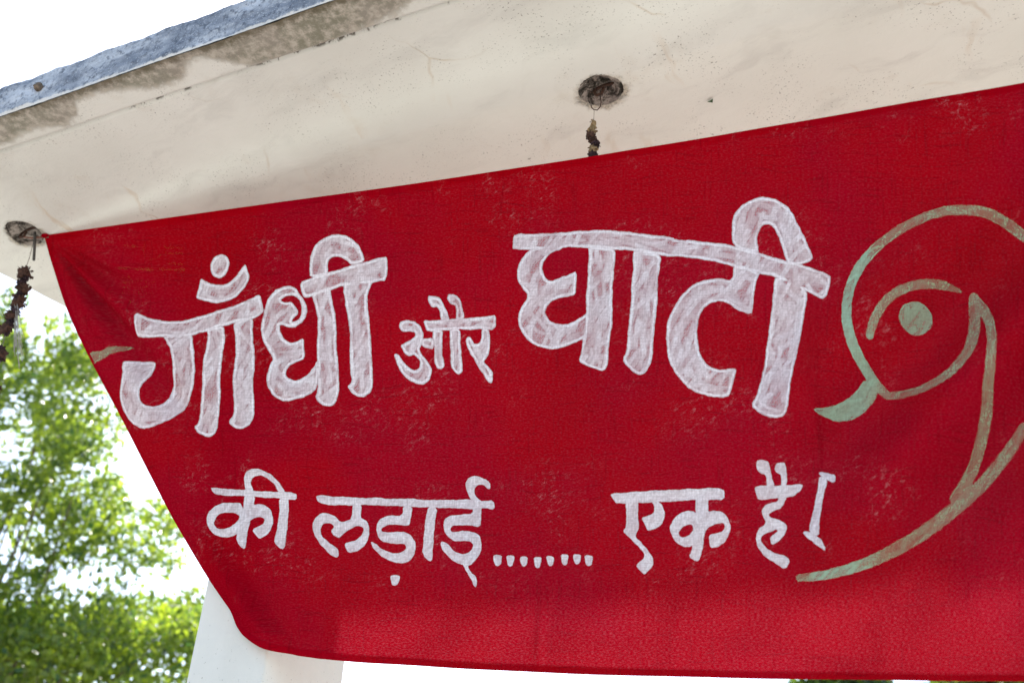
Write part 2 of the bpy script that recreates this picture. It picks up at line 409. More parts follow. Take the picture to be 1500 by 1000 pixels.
for hi, h in enumerate(HOOKS):
    V = []; NR, NA = 18, 96; RIM = []
    for i in range(NR):
        t = i / (NR - 1)
        for a in range(NA):
            th = 2 * math.pi * a / NA
            rim = RR * (1.0 + .07 * n3(math.cos(th) * 2 + hi, math.sin(th) * 2) + .018 * n3(math.cos(th) * 9, math.sin(th) * 9, hi))
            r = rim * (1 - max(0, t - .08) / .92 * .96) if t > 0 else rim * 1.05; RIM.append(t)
            z = .0012 if t == 0 else -.0006 + .042 * (max(0, t - .05) ** .8) * (1 + .12 * n3(math.cos(th) * r * 60, math.sin(th) * r * 60, hi)) + .0012 * n3(r * math.cos(th) * 160, r * math.sin(th) * 160, 4)
            x, y = h[0] + math.cos(th) * r, h[1] + math.sin(th) * r
            V.append((x, y, soffit_z(x, y) + z))
    F = []
    for i in range(NR - 1):
        for a in range(NA):
            F.append((i * NA + a, (i + 1) * NA + a, (i + 1) * NA + (a + 1) % NA, i * NA + (a + 1) % NA))
    F.append(tuple((NR - 1) * NA + a for a in range(NA)))
    rc = roof_obj('hook_recess', V, F, RECM, roof, attrs={'rim': RIM})
    # the iron bar cast across the recess, bent down into an eye
    zz = soffit_z(h[0], h[1])
    pts = [(h[0] + .034, h[1] + .012, zz + .030), (h[0] + .022, h[1] + .010, zz + .022), (h[0] + .004, h[1] + .008, zz + .020), (h[0] - .010, h[1] + .006, zz + .014),
           (h[0] - .016, h[1] + .002, zz + .002), (h[0] - .010, h[1], zz - .012), (h[0] + .002, h[1], zz - .012), (h[0] + .006, h[1], zz + .004)]
    V, F = tube(pts, .0034, 8); roof_obj('hook_bar', V, F, RUST, rc)

# columns
CN = on_plane(392, 950, on_z(65, 345, ZS), np.array([math.sin(rad(24)), math.cos(rad(24)), 0]))
CN = EYE + (CN - EYE) * 1.2
c0 = to_roof(CN)
def column(x1, y0, wx, wy):
    """x1: right near corner in roof coordinates"""
    V = []; F = []
    zs = np.linspace(-ZS, soffit_z(x1 - wx / 2, y0 + wy / 2) + .02, 30)
    ring = []
    b = .006
    for (sx, sy) in ((1, -1), (1, 1), (-1, 1), (-1, -1)):
        X = x1 if sx > 0 else x1 - wx; Yy = y0 if sy < 0 else y0 + wy
        cxr, cyr = X - sx * b, Yy - sy * b
        a0 = math.atan2(sy, sx)
        for k in (-1, 0, 1):
            a = a0 + k * rad(45); ring.append((cxr + math.cos(a) * b, cyr + math.sin(a) * b))
    nr = len(ring)
    for z in zs:
        for i, (x, y) in enumerate(ring):
            V.append((x + .0015 * n3(x * 5, y * 5, z * 3), y + .0015 * n3(x * 5 + 9, y * 5, z * 3), z))
    for j in range(len(zs) - 1):
        for i in range(nr):
            a = j * nr + i; bb = j * nr + (i + 1) % nr
            F.append((a, bb, bb + nr, a + nr))
    return V, F
COLX, COLY = c0[0] - .016, c0[1] + .02
for dx in (0, 2.75):
    V, F = column(COLX + dx, COLY, .195, .30)
    roof_obj('column', V, F, COLM, shelter)

# ------------------------------------------------------------------ banner
P0 = on_z(65, 345, ZS - .004)
_d = np.array([math.cos(rad(-25.5)), math.sin(rad(-25.5)), 0]); P1 = on_plane(870, 228, P0, np.array([-_d[1], _d[0], 0]))
BN = np.cross(P1 - P0, CN - P0); BN /= np.linalg.norm(BN)
if BN[1] > 0: BN = -BN                               # faces the viewer

LEFT = np.array([(65, 345), (76, 385), (88, 424), (104, 470), (122, 518), (146, 572), (170, 622), (208, 697), (250, 777), (286, 838), (318, 888), (336, 914), (350, 930)], float)
BOT = np.array([(350, 930), (372, 943), (396, 952), (430, 959), (510, 968), (640, 976), (750, 982), (1060, 992), (1300, 996), (1500, 998), (1900, 1000)], float)
TOP = np.array([(65, 345), (300, 311.5), (600, 270), (870, 228.5), (1200, 174), (1500, 122), (1900, 52)], float)
def curve(P, n, power=1.):
    s = np.concatenate([[0], np.cumsum(np.linalg.norm(np.diff(P, axis=0), axis=1))]); s /= s[-1]
    u = np.linspace(0, 1, n)
    # smooth interpolation through the points
    out = []
    m = np.gradient(P, s, axis=0)
    for c in range(2):
        i = np.clip(np.searchsorted(s, u, side='right') - 1, 0, len(s) - 2)
        h = s[i + 1] - s[i]; t = (u - s[i]) / h
        out.append((2 * t**3 - 3 * t**2 + 1) * P[i, c] + (t**3 - 2 * t**2 + t) * h * m[i, c] + (-2 * t**3 + 3 * t**2) * P[i + 1, c] + (t**3 - t**2) * h * m[i + 1, c])
    return np.stack(out, 1)

def left_x(y): return np.interp(y, LEFT[:, 1], LEFT[:, 0])
def bot_y(x): return np.interp(x, BOT[:, 0], BOT[:, 1])
def top_y(x): return np.interp(x, TOP[:, 0], TOP[:, 1])

def fold(x, y):
    """how far the cloth stands off its plane, in metres (positive towards the viewer); x, y run along the cloth"""
    x = np.asarray(x, float); y = np.asarray(y, float)
    r = np.hypot(x - 65, y - 345); th = np.degrees(np.arctan2(y - 345, x - 65))
    d = np.zeros_like(x)
    k = smooth(0, 130, r) * np.exp(-r / 620)
    for t0, wd, am in ((59, 4.0, .026), (51.5, 3.6, -.052), (42, 4.5, .036), (32, 4.5, -.022), (22, 5, .014), (8, 4, -.008), (1, 3, .007)):
        d += am * k * np.exp(-((th - t0) / wd) ** 2) * (np.exp(-r / 420) if t0 > 48 else np.exp(-(r / 190) ** 2))
    el_ = (x - left_x(y)) * np.cos(rad(28))                       # distance from the pulled left edge
    d += -.030 * np.exp(-(np.clip(el_, 0, None) / 16)) * smooth(420, 620, y)
    d += .014 * np.exp(-((el_ - 34) / 13) ** 2) * smooth(650, 860, y)
    d += -.012 * np.exp(-((el_ - 62) / 13) ** 2) * smooth(700, 900, y)
    # slack belly and long soft waves
    d += .010 * np.sin((x * .9 + y * .35) / 150) * smooth(200, 600, x) + .006 * np.sin((x * .5 - y * .9) / 95 + 1.2) * smooth(300, 700, x)
    # diagonal drags towards the right hand fixing
    q = (x * .80 + y * .60); k2 = smooth(1020, 1330, x + (y - 500) * .4) * np.exp(-((y - 470) / 330) ** 2)
    d += k2 * (.030 * np.sin(q / 29 + .6 + .5 * np.sin((x * .6 - y * .8) / 150)) + .024 * np.sin(q / 47 + 2.))
    # drawn ripples below the tight top edge and crumpled patches in the slack middle
    d += .0075 * np.sin(x / 37 + 1.3 * np.sin(x / 140) + y / 160) * smooth(150, 300, x) * np.exp(-((y - top_y(x) - 70) / 75) ** 2)
    d += .0070 * np.sin((x * .35 + y) / 26 + 2.2 * np.sin(x / 170)) * smooth(250, 420, x) * np.exp(-((y - 655) / 70) ** 2)
    d += .0075 * np.sin((x - y * .25) / 33 + 1.5 * np.sin(y / 60 + x / 200)) * smooth(380, 480, x) * smooth(780, 900, y)
    # fine creases
    for (ax, ay, bx, by, am, wd) in ((797, 830, 790, 985, .0042, 7), (482, 880, 466, 975, .0045, 6), (441, 905, 436, 965, .0045, 6), (405, 560, 520, 650, .0035, 14), (430, 690, 560, 640, .003, 12),
                                     (1192, 440, 1196, 700, .005, 7), (1420, 860, 1470, 990, .004, 22), (1290, 850, 1300, 990, .003, 20), (1000, 850, 985, 990, .002, 14), (620, 880, 640, 980, .002, 12),
                                     (870, 235, 868, 330, -.0035, 12), (1455, 250, 1330, 420, -.006, 20)):
        vx, vy = bx - ax, by - ay; L2 = vx * vx + vy * vy
        t = ((x - ax) * vx + (y - ay) * vy) / L2
        dist = np.abs((x - ax) * vy - (y - ay) * vx) / math.sqrt(L2)
        d += 1.5 * am * np.exp(-(dist / wd) ** 2) * smooth(-.15, .15, t) * (1 - smooth(.85, 1.15, t))
    d += .0016 * np.sin(x / 31 + 2 * np.sin(y / 70)) * np.sin(y / 43 + np.sin(x / 90))
    edge = smooth(0, 40, bot_y(x) - y)
    d *= smooth(0, 30, y - top_y(x)) * .85 + .15
    return d * (.4 + .6 * edge)

def on_cloth(x, y, lift=0.):
    return on_plane(x, y, P0, BN) + BN * (fold(x, y) + lift)[..., None]

NU, NV = 640, 300
u = np.linspace(0, 1, NU)[:, None, None]; v = np.linspace(0, 1, NV)[None, :, None]
T = curve(TOP, NU)[:, None]; B = curve(BOT, NU)[:, None]; L = curve(LEFT, NV)[None]
Rr = (TOP[-1] + (BOT[-1] - TOP[-1]) * np.linspace(0, 1, NV)[:, None])[None]
XY = (1 - v) * T + v * B + (1 - u) * L + u * Rr - ((1 - u) * (1 - v) * TOP[0] + u * (1 - v) * TOP[-1] + (1 - u) * v * BOT[0] + u * v * BOT[-1])
xy = XY.reshape(-1, 2)
hem = np.maximum.reduce([1 - smooth(9, 11, xy[:, 1] - top_y(xy[:, 0])), 1 - smooth(9, 11.5, bot_y(xy[:, 0]) - xy[:, 1]), 1 - smooth(6, 8, xy[:, 0] - left_x(xy[:, 1]))])
Vc = on_cloth(xy[:, 0], xy[:, 1], .0012 * hem)
banner = empty('red_banner', tuple(P0))
tag(banner, 'red cotton banner with white hand painted Hindi lettering and a green line face', 'banner')
CLOTH = mat_cloth()
cloth = mesh('cloth', Vc, grid_faces(NU, NV), CLOTH, banner, attrs={'hem': hem}, uv=xy / 1000)
NEAR = np.full(len(xy), 1e6)

# --- lettering traced as closed outlines, painted onto the cloth ('-' cuts a counter out)
def TR(ox, oy, s, pts): return [(ox + a / s, oy + b / s) for a, b in pts]
def PL(txt): 
    a = [float(t) for t in txt.replace(',', ' ').split()]; return list(zip(a[::2], a[1::2]))
def sh(o, s, *items):
    out = []
    for it in items:
        sign = 1
        if it[0] == '~': sign = -1; it = it[1:]
        out.append((sign, TR(o[0], o[1], s, PL(it))))
    return out

WORDS = []
WORDS.append(('painted_word', 'large streaky white word at the upper left of the banner', 'W', sh((160, 360), 6.25,
 '1020,72 1070,90 1098,140 1100,190 1080,245 1045,290 1005,303 955,285 925,245 912,195 922,140 955,95',
 '825,290 875,325 950,352 1030,357 1100,335 1160,285 1210,215 1252,160 1275,225 1300,300 1265,365 1215,430 1150,485 1080,518 980,528 880,512 820,490 790,475 812,400',
 '260,608 340,645 430,675 540,688 640,683 760,662 880,630 1000,595 1120,560 1230,515 1330,470 1390,445 1410,520 1420,600 1385,640 1320,670 1220,700 1060,735 900,785 780,815 720,830 500,838 400,850 300,843 238,822 255,720',
 '750,790 775,880 790,985 800,1120 785,1240 755,1330 700,1430 640,1510 560,1590 480,1640 400,1670 300,1675 210,1640 140,1580 95,1480 80,1400 90,1330 120,1265 155,1180 148,1090 160,1050 385,1045 370,1100 345,1190 320,1270 305,1340 310,1410 345,1455 405,1475 470,1455 510,1400 530,1320 555,1230 580,1130 585,1010 565,930 530,870 500,830',
 '900,760 905,840 885,960 865,1060 860,1150 855,1250 840,1370 810,1500 775,1610 735,1650 780,1710 860,1745 930,1725 975,1660 1000,1540 1015,1460 1025,1350 1020,1250 1030,1100 1050,960 1065,850 1060,720',
 '1140,700 1150,800 1160,960 1145,1080 1130,1200 1130,1330 1140,1480 1120,1560 1080,1615 1130,1660 1200,1680 1270,1650 1310,1590 1325,1500 1320,1380 1310,1250 1325,1120 1330,1000 1315,850 1325,650 1230,670')
 + sh((370, 335), 6.25,
 '110,740 140,650 200,575 280,530 340,520 400,540 440,600 475,660 497,740 480,810 430,870 370,908 310,900 250,870 245,930 265,985 300,1020 345,1040 400,1025 460,990 465,1090 470,1190 420,1205 350,1235 310,1280 295,1325 320,1360 375,1385 430,1370 500,1320 550,1260 575,1190 600,1300 570,1460 520,1500 440,1550 330,1578 240,1570 170,1520 125,1440 115,1370 130,1290 160,1220 178,1190 140,1120 95,1040 72,950 80,850',
 '~262,655 300,630 350,610 400,618 432,670 445,740 430,800 390,838 350,842 420,770 400,720 360,665 300,672',
 '530,600 560,700 580,800 580,900 578,1000 570,1120 580,1200 572,1300 575,1480 548,1545 600,1600 660,1622 720,1610 745,1550 765,1470 772,1350 765,1200 755,1050 755,900 740,760 715,650 705,540 620,550',
 '435,490 520,455 690,400 880,335 1020,290 1130,255 1205,235 1215,300 1205,465 1120,475 1070,490 1010,490 820,520 720,555 600,600 480,640 450,610',
 '525,460 530,350 545,240 580,165 640,105 720,65 800,52 880,70 950,120 990,190 1020,300 895,330 850,285 790,252 740,262 705,300 692,350 690,410 680,430',
 '815,490 820,600 835,720 860,830 870,1000 865,1150 870,1300 885,1390 835,1435 870,1490 930,1535 990,1530 1045,1490 1075,1430 1070,1300 1065,1150 1060,950 1045,800 1030,680 1035,590 1060,510 1100,460 900,470')))
WORDS.append(('painted_word', 'small white word between the two big words', 'W', sh((550, 420), 6.25,
 '185,340 210,305 270,288 330,300 385,340 415,400 418,465 400,520 375,575 430,640 470,695 495,750 480,820 440,870 390,888 320,875 250,830 200,770 160,690 135,600 165,595 200,625 240,690 290,735 340,750 375,725 380,680 355,635 320,610 275,630 235,600 190,520 240,500 300,470 335,440 335,405 290,398 235,410 200,395',
 '390,455 515,460 515,570 450,555 390,530',
 '500,375 505,500 515,600 505,680 535,740 575,752 610,720 600,660 585,600 595,480 605,380',
 '665,370 660,500 665,620 660,710 690,770 735,800 770,770 775,700 770,620 765,500 770,370',
 '405,290 500,298 620,290 800,280 950,272 1040,265 1100,252 1100,360 1060,400 1030,385 800,388 600,392 450,405 430,370',
 '455,65 510,72 570,85 610,150 650,240 670,305 580,305 565,220 548,175 490,180 460,130',
 '645,48 730,68 770,110 790,190 805,295 720,300 725,200 715,160 670,155 640,110',
 '958,370 960,450 935,505 890,520 870,470 845,445 815,460 810,510 830,570 880,650 930,740 980,820 1010,870 1045,880 1062,840 1060,770 1020,720 975,680 1015,635 1040,560 1040,480 1030,375')))
WORDS.append(('painted_word', 'large streaky white word in the middle of the banner', 'W', sh((740, 310), 6.25,
 '90,205 250,195 500,178 750,172 1000,183 1250,205 1500,230 1560,240 1560,425 1440,410 1180,370 1030,362 760,345 690,332 550,325 330,345 75,350 65,330 75,260',
 '230,335 170,400 120,490 105,560 115,630 150,700 215,770 160,850 120,930 110,1000 130,1070 180,1150 240,1205 320,1245 420,1265 530,1250 620,1220 715,1180 780,1150 780,920 700,975 640,1010 560,1032 480,1030 410,1000 370,940 375,880 420,830 500,795 590,778 640,775 658,740 668,540 600,570 500,610 420,640 370,600 345,540 345,470 380,410 440,365 530,330 560,290 400,290',
 '765,320 775,400 770,520 765,650 750,780 750,1000 720,1180 710,1300 670,1370 740,1410 850,1455 915,1470 960,1410 965,1300 975,1180 1000,1060 1005,960 1000,850 1000,700 1015,500 1030,350 900,330',
 '1185,350 1180,450 1180,560 1165,680 1170,850 1155,1000 1140,1130 1130,1280 1090,1360 1130,1420 1190,1485 1250,1510 1310,1480 1350,1420 1370,1330 1375,1220 1385,1100 1400,960 1415,820 1410,680 1420,580 1445,400 1300,370')
 + sh((960, 280), 5.5556,
 '0,372 100,385 300,405 500,430 640,455 860,515 1060,580 1220,610 1425,680 1425,720 1395,850 1355,885 1250,825 1130,790 990,715 870,690 650,630 430,575 250,545 70,535 0,505',
 '650,610 640,740 550,720 450,730 340,760 250,830 190,920 140,1000 110,1100 105,1200 112,1310 130,1410 190,1500 270,1600 370,1660 470,1685 600,1690 640,1630 660,1530 680,1450 610,1460 530,1465 450,1430 395,1360 370,1270 360,1150 375,1040 410,970 470,920 540,910 610,930 680,985 800,1025 815,950 820,850 840,740 870,680 760,630',
 '640,460 630,350 635,250 670,170 740,110 830,70 910,60 1000,80 1080,130 1130,200 1180,300 1240,420 1285,520 1290,570 1220,610 1130,620 1080,600 1060,530 1030,430 985,330 950,290 910,282 870,310 845,370 840,430 860,530 760,510',
 '990,700 975,820 965,950 940,1090 920,1240 900,1400 870,1550 840,1670 790,1755 860,1815 940,1855 1010,1865 1070,1845 1105,1790 1115,1690 1130,1530 1150,1400 1180,1250 1205,1080 1225,950 1245,810 1150,730')))
WORDS.append(('painted_word', 'first small white word of the lower line', 'T', sh((290, 670), 6.25,
 '395,418 300,408 210,415 140,455 90,510 75,570 90,640 140,700 210,728 270,733 330,715 370,690 400,560',
 '~375,530 330,503 260,500 200,515 155,560 140,605 160,640 210,655 280,640 340,600 370,565',
 '405,330 400,440 385,540 370,640 345,770 420,838 435,820 450,700 470,570 490,450 505,340',
 '420,510 430,460 480,425 550,420 610,440 650,490 668,550 665,620 640,680 600,725 555,745 520,710 485,655 540,630 580,600 590,560 560,540 510,545 470,580 420,610',
 '130,270 300,285 480,297 700,310 890,315 890,385 800,380 600,362 400,350 200,345 150,330 130,300',
 '415,300 398,210 405,160 440,115 500,98 570,102 640,135 700,180 750,240 785,320 725,320 690,250 640,195 580,165 520,165 475,190 462,230 490,305',
 '720,360 720,480 710,600 695,700 680,780 755,842 775,825 790,720 805,580 812,450 815,365')))
WORDS.append(('painted_word', 'longer white word of the lower line with a hook above its end', 'T', sh((500, 690), 6.25,
 '-32,460 -72,415 -122,385 -182,375 -237,400 -277,455 -282,525 -262,595 -222,660 -162,725 -102,775 -62,793 -37,765 -47,715 -92,675 -152,635 -197,585 -212,535 -192,490 -147,470 -107,477 -87,505 -117,545 -87,585 -47,610 -12,590 18,555 58,525 100,505 150,500 178,520 178,555 150,600 100,630 60,640 10,655 20,710 50,745 120,740 180,700 220,640 240,560 230,490 195,440 150,420 160,290 75,290 70,430 20,450',
 '-252,235 -245,220 -180,215 -100,225 0,230 150,238 300,235 430,248 560,242 700,255 900,258 1150,250 1270,270 1375,255 1390,350 1300,335 1180,345 900,330 640,325 430,312 150,305 0,310 -100,308 -170,300 -230,280',
 '540,310 535,400 430,400 350,420 305,460 298,520 310,590 350,640 420,660 500,660 560,660 578,700 550,735 490,750 430,740 370,715 310,670 265,640 250,650 280,710 340,770 420,820 510,843 580,838 640,790 665,730 665,650 635,590 570,555 490,545 420,560 350,550 350,520 400,490 480,485 560,492 610,495 615,420 630,310',
 '430,950 480,945 525,955 520,1000 505,1040 475,1050 450,1040 440,1000',
 '765,310 750,450 740,600 725,770 800,830 820,800 830,650 840,500 855,315',
 '1190,290 1180,390 1090,388 1000,395 940,420 915,470 925,540 960,600 1020,635 1100,640 1170,640 1200,670 1190,710 1150,745 1090,755 1030,735 980,680 940,640 900,635 890,670 920,730 980,790 1050,840 1110,860 1180,860 1240,810 1275,740 1280,650 1250,580 1190,550 1110,540 1040,550 990,545 985,520 1010,495 1080,488 1180,500 1258,512 1262,420 1270,300',
 '1105,850 1150,920 1190,980 1220,1040 1245,1065 1255,1020 1240,950 1190,925 1155,850',
 '1160,255 1115,170 1105,110 1140,50 1210,32 1290,60 1340,100 1345,155 1320,160 1280,125 1230,120 1195,145 1190,190 1220,240 1280,280 1385,350 1300,335 1200,285')))
DOTS = [(325, 412, 385, 495), (445, 525, 392, 497), (567, 643, 403, 500), (690, 770, 403, 512), (812, 887, 397, 498), (945, 1020, 382, 487), (1057, 1133, 382, 480), (1165, 1250, 388, 495)]
WORDS.append(('painted_dots', 'row of eight small white dots', 'T', sum([sh((670, 750), 6.25, f'{a},{c} {b},{c+2} {b-4},{(c+d)/2} {b-14},{d-12} {(a+b)/2+4},{d} {a+22},{d-10} {a+6},{(c+d)/2}') for a, b, c, d in DOTS], [])))
WORDS.append(('painted_word', 'white word of the lower line right of the row of dots', 'T', sh((890, 690), 6.25,
 '30,200 200,195 400,180 600,172 850,160 1078,152 1085,268 940,265 800,265 600,280 400,288 90,300 60,260',
 '175,270 172,350 180,430 175,500 145,550 200,600 260,660 310,710 345,760 335,800 265,860 300,905 345,948 395,900 430,840 420,780 380,720 330,660 260,600 290,540 298,480 290,400 295,280 280,240 210,240',
 '400,265 440,250 490,280 530,340 540,400 520,460 470,520 380,552 350,490 315,425 400,405 440,370 440,320',
 '810,365 740,360 670,385 610,440 572,510 590,580 640,660 700,690 780,692 830,600 830,400',
 '~790,490 740,490 690,520 655,560 670,600 720,605 770,570 795,530',
 '815,235 815,350 805,480 795,590 780,740 750,775 820,830 860,800 885,700 905,560 930,440 935,230 880,222',
 '880,400 930,370 1000,355 1070,375 1120,430 1140,510 1120,590 1080,650 1020,690 950,708 940,650 935,580 1010,570 1070,540 1085,500 1070,472 1010,478 950,510 905,550 870,500')))
WORDS.append(('painted_word', 'last small white word of the lower line with two ticks above', 'T', sh((1060, 660), 5.2619,
 '262,80 300,70 345,80 365,110 372,180 405,285 340,285 335,190 290,180 265,145',
 '420,90 487,95 488,285 445,285 450,190 410,170 397,130',
 '242,272 340,272 480,265 612,252 590,310 540,350 480,360 380,372 275,382 255,330',
 '430,340 415,395 360,400 310,430 295,470 310,520 325,555 270,600 245,660 255,730 290,790 340,835 400,870 475,915 510,860 500,825 450,800 380,785 320,740 285,690 300,650 350,625 405,605 415,620 355,665 360,715 380,725 430,690 475,640 490,580 460,545 410,525 360,515 350,490 375,470 455,440 490,350')))
WORDS.append(('painted_stop', 'tall white stroke that ends the lower line', 'T', sh((1060, 660), 5.2619,
 '720,175 745,155 800,170 865,185 868,240 840,248 810,235 760,200', '735,185 730,280 700,420 680,520 660,630 750,670 750,560 760,440 780,320 808,220',
 '608,625 640,615 700,640 750,665 800,735 798,778 760,750 690,700 640,660')))

def chaikin(P, it=1, k=.22):
    P = np.array(P, float)
    for _ in range(it):
        Q = np.roll(P, -1, 0); P = np.stack([P * (1 - k) + Q * k, P * k + Q * (1 - k)], 1).reshape(-1, 2)
    return P

def sd_poly(X, Y, P):
    d2 = np.full(X.shape, 1e12); ins = np.zeros(X.shape, bool)
    for i in range(len(P)):
        ax, ay = P[i]; bx, by = P[(i + 1) % len(P)]
        ex_, ey_ = bx - ax, by - ay; L = ex_ * ex_ + ey_ * ey_
        if L < 1e-9: continue
        t = np.clip(((X - ax) * ex_ + (Y - ay) * ey_) / L, 0, 1)
        d2 = np.minimum(d2, (X - ax - t * ex_) ** 2 + (Y - ay - t * ey_) ** 2)
        if ay != by:
            c = ((ay > Y) != (by > Y)) & (X < ex_ * (Y - ay) / (by - ay) + ax); ins ^= c
    d = np.sqrt(d2); return np.where(ins, -d, d)

def sd_stroke(X, Y, P):
    """P: (x, y, half width) of a brush stroke, smoothed"""
    P = np.array(P, float)
    for _ in range(2):
        Q = [P[0]]
        for i in range(len(P) - 1): Q += [P[i] * .75 + P[i + 1] * .25, P[i] * .25 + P[i + 1] * .75]
        P = np.array(Q + [P[-1]])
    d = np.full(X.shape, 1e6)
    for i in range(len(P) - 1):
        ax, ay, ar = P[i]; bx, by, br = P[i + 1]; vx, vy = bx - ax, by - ay; L = vx * vx + vy * vy
        if L < 1e-9: continue
        t = np.clip(((X - ax) * vx + (Y - ay) * vy) / L, 0, 1)
        d = np.minimum(d, np.hypot(X - ax - t * vx, Y - ay - t * vy) - (ar + (br - ar) * t))
    return d

def wob(X, Y, a):
    return a * (np.sin(X / 5.3 + 1.7 * np.sin(Y / 9.1)) * np.sin(Y / 6.1 + X / 23) + .6 * np.sin(X / 2.3 - Y / 3.1) * np.sin(Y / 2.7 + X / 4.4))

def paint_mesh(name, label, mat, fn, box, step=1.2, lift=.0011, wobble=.55, dab_area=120., dab_w=5.5):
    x0, y0, x1, y1 = box
    nx, ny = int((x1 - x0) / step) + 1, int((y1 - y0) / step) + 1
    X, Y = np.meshgrid(x0 + np.arange(nx) * step, y0 + np.arange(ny) * step, indexing='ij')
    D = fn(X, Y) + wob(X, Y, wobble)
    D = np.where(np.abs(D) < 1e-4, 1e-4, D)
    idx = -np.ones(D.shape, int); V = []; E = []; cut = {}
    ins = D < 0
    ii = np.argwhere(ins)
    for n_, (i, j) in enumerate(ii): idx[i, j] = n_
    V = [(X[i, j], Y[i, j]) for i, j in ii]; E = [-D[i, j] for i, j in ii]
    def edge(a, b):
        k = (a, b) if a < b else (b, a)
        if k not in cut:
            da, db = D[k[0]], D[k[1]]; t = da / (da - db)
            V.append((X[k[0]] + (X[k[1]] - X[k[0]]) * t, Y[k[0]] + (Y[k[1]] - Y[k[0]]) * t)); E.append(0.); cut[k] = len(V) - 1
        return cut[k]
    F = []
    s = ins[:-1, :-1].astype(int) + ins[1:, :-1] + ins[1:, 1:] + ins[:-1, 1:]
    for i, j in np.argwhere(s > 0):
        c = [(i, j), (i + 1, j), (i + 1, j + 1), (i, j + 1)]
        if s[i, j] == 4: F.append([idx[q] for q in c][::-1]); continue
        f = []
        for q in range(4):
            a, b = c[q], c[(q + 1) % 4]
            if ins[a]: f.append(idx[a])
            if ins[a] != ins[b]: f.append(edge(a, b))
        if len(f) >= 3: F.append(f[::-1])
    gx, gy = np.gradient(D)
    DB = np.zeros(D.shape); rs = np.random.default_rng(len(E) + 17)
    npick = int(len(ii) * step * step / dab_area); wd = dab_w
    for n_ in range(npick):
        i, j = ii[rs.integers(len(ii))]
        cont = math.atan2(gx[i, j], -gy[i, j])                         # along the stroke
        ang = cont + rs.normal(0, .18) if rs.random() < .5 else rad(-58) + rs.normal(0, .22)
        ln = wd * rs.uniform(2.2, 6.5); w_ = wd * rs.uniform(.5, 1.0); op = rs.uniform(.35, 1.) ** .8; cv = rs.normal(0, .006)
        R_ = int((ln + w_) / step) + 1
        i0, i1, j0, j1 = max(0, i - R_), min(nx, i + R_), max(0, j - R_), min(ny, j + R_)
        dx, dy = X[i0:i1, j0:j1] - X[i, j], Y[i0:i1, j0:j1] - Y[i, j]
        al = dx * math.cos(ang) + dy * math.sin(ang); ac = -dx * math.sin(ang) + dy * math.cos(ang) + cv * al * al
        prof = (1 - smooth(w_ * .55, w_, np.abs(ac))) * (1 - smooth(ln * .6, ln, np.abs(al))) * (.75 + .25 * (al / ln))
        DB[i0:i1, j0:j1] = np.maximum(DB[i0:i1, j0:j1], op * prof)
    V = np.array(V); W = on_cloth(V[:, 0], V[:, 1], lift)
    ki = np.clip(np.round((V[:, 0] - x0) / step).astype(int), 0, nx - 1); kj = np.clip(np.round((V[:, 1] - y0) / step).astype(int), 0, ny - 1)
    DAB = DB[ki, kj]
    o = mesh(name, W, [tuple(int(q) for q in f) for f in F], mat, banner, attrs={'edge': E, 'dab': DAB}, uv=V / 1000)
    tag(o, label); return o

WHITE = mat_paint('white_brushed_paint', (.93, .91, .93), .62, .34, 3.8, 6.8)
WTHIN = mat_paint('thin_white_brushed_paint', (.93, .92, .94), .28, .68, 1.4, 4.0)
GREEN = mat_paint('pale_green_dry_paint', (.40, .55, .34), .40, .28, .6, 2.0, (.36, .66, .46))
for name, label, kind, shapes in WORDS:
    polys = [(sg, chaikin(P)) for sg, P in shapes]
    A = np.concatenate([P for _, P in polys]); box = (A[:, 0].min() - 4, A[:, 1].min() - 4, A[:, 0].max() + 4, A[:, 1].max() + 4)
    def fn(X, Y, polys=polys):
        d = np.full(X.shape, 1e6)
        for sg, P in polys:
            x0, y0 = P.min(0) - 45; x1, y1 = P.max(0) + 45
            m = (X > x0) & (X < x1) & (Y > y0) & (Y < y1)
            q = sd_poly(X[m], Y[m], P)
            d[m] = np.minimum(d[m], q) if sg > 0 else np.maximum(d[m], -q)
        return d
    NEAR = np.minimum(NEAR, fn(xy[:, 0], xy[:, 1]))
    paint_mesh(name, label, WHITE if kind == 'W' else WTHIN, fn, box, dab_area=120. if kind == 'W' else 70., dab_w=5.5 if kind == 'W' else 4.)

cloth.data.attributes.new('nearpaint', 'FLOAT', 'POINT').data.foreach_set('value', np.exp(-np.clip(NEAR, 0, None) / 22).astype(np.float32))

def KP(o, s, txt):
    a = [float(t) for t in txt.replace(',', ' ').split()]
    return [(o[0] + a[i] / s, o[1] + a[i + 1] / s, a[i + 2] / s) for i in range(0, len(a), 3)]
KO, LO = (1180, 280), (1150, 600)
headarc = [(1500, 624, 9), (1541, 590, 9), (1568, 540, 9), (1580, 480, 9), (1572, 425, 8), (1545, 376, 8)] + KP(KO, 2.778, '889,165,23 820,118,23 750,90,22 680,76,21 620,73,20 540,83,20 460,108,21 390,142,21 320,190,21 255,250,21 205,320,21 175,400,21 168,480,21 175,560,21 200,640,21 240,720,21 290,790,21 330,825,17')
jaw = KP(KO, 2.778, '330,825,17 400,824,17 480,810,18 560,775,19 620,725,21 665,665,23 685,600,25 690,520,24 680,430,24 682,415,18')
brow = KP(KO, 2.778, '262,590,15 275,540,18 310,475,19 360,420,19 420,388,19 480,370,20 550,370,19 600,380,12 628,390,5')
shawl = KP(KO, 2.778, '680,412,18 720,470,22 750,540,20 762,600,20 755,720,21 740,850,22') + KP(LO, 3.571, '1060,0,30 1030,150,30 990,280,30 940,380,32 890,460,34')
beard = KP(LO, 3.571, '80,878,21 200,868,24 330,838,27 450,795,30 560,740,33 680,670,36 790,590,38 900,500,38 1010,400,36 1100,300,34 1180,190,33 1250,80,32')
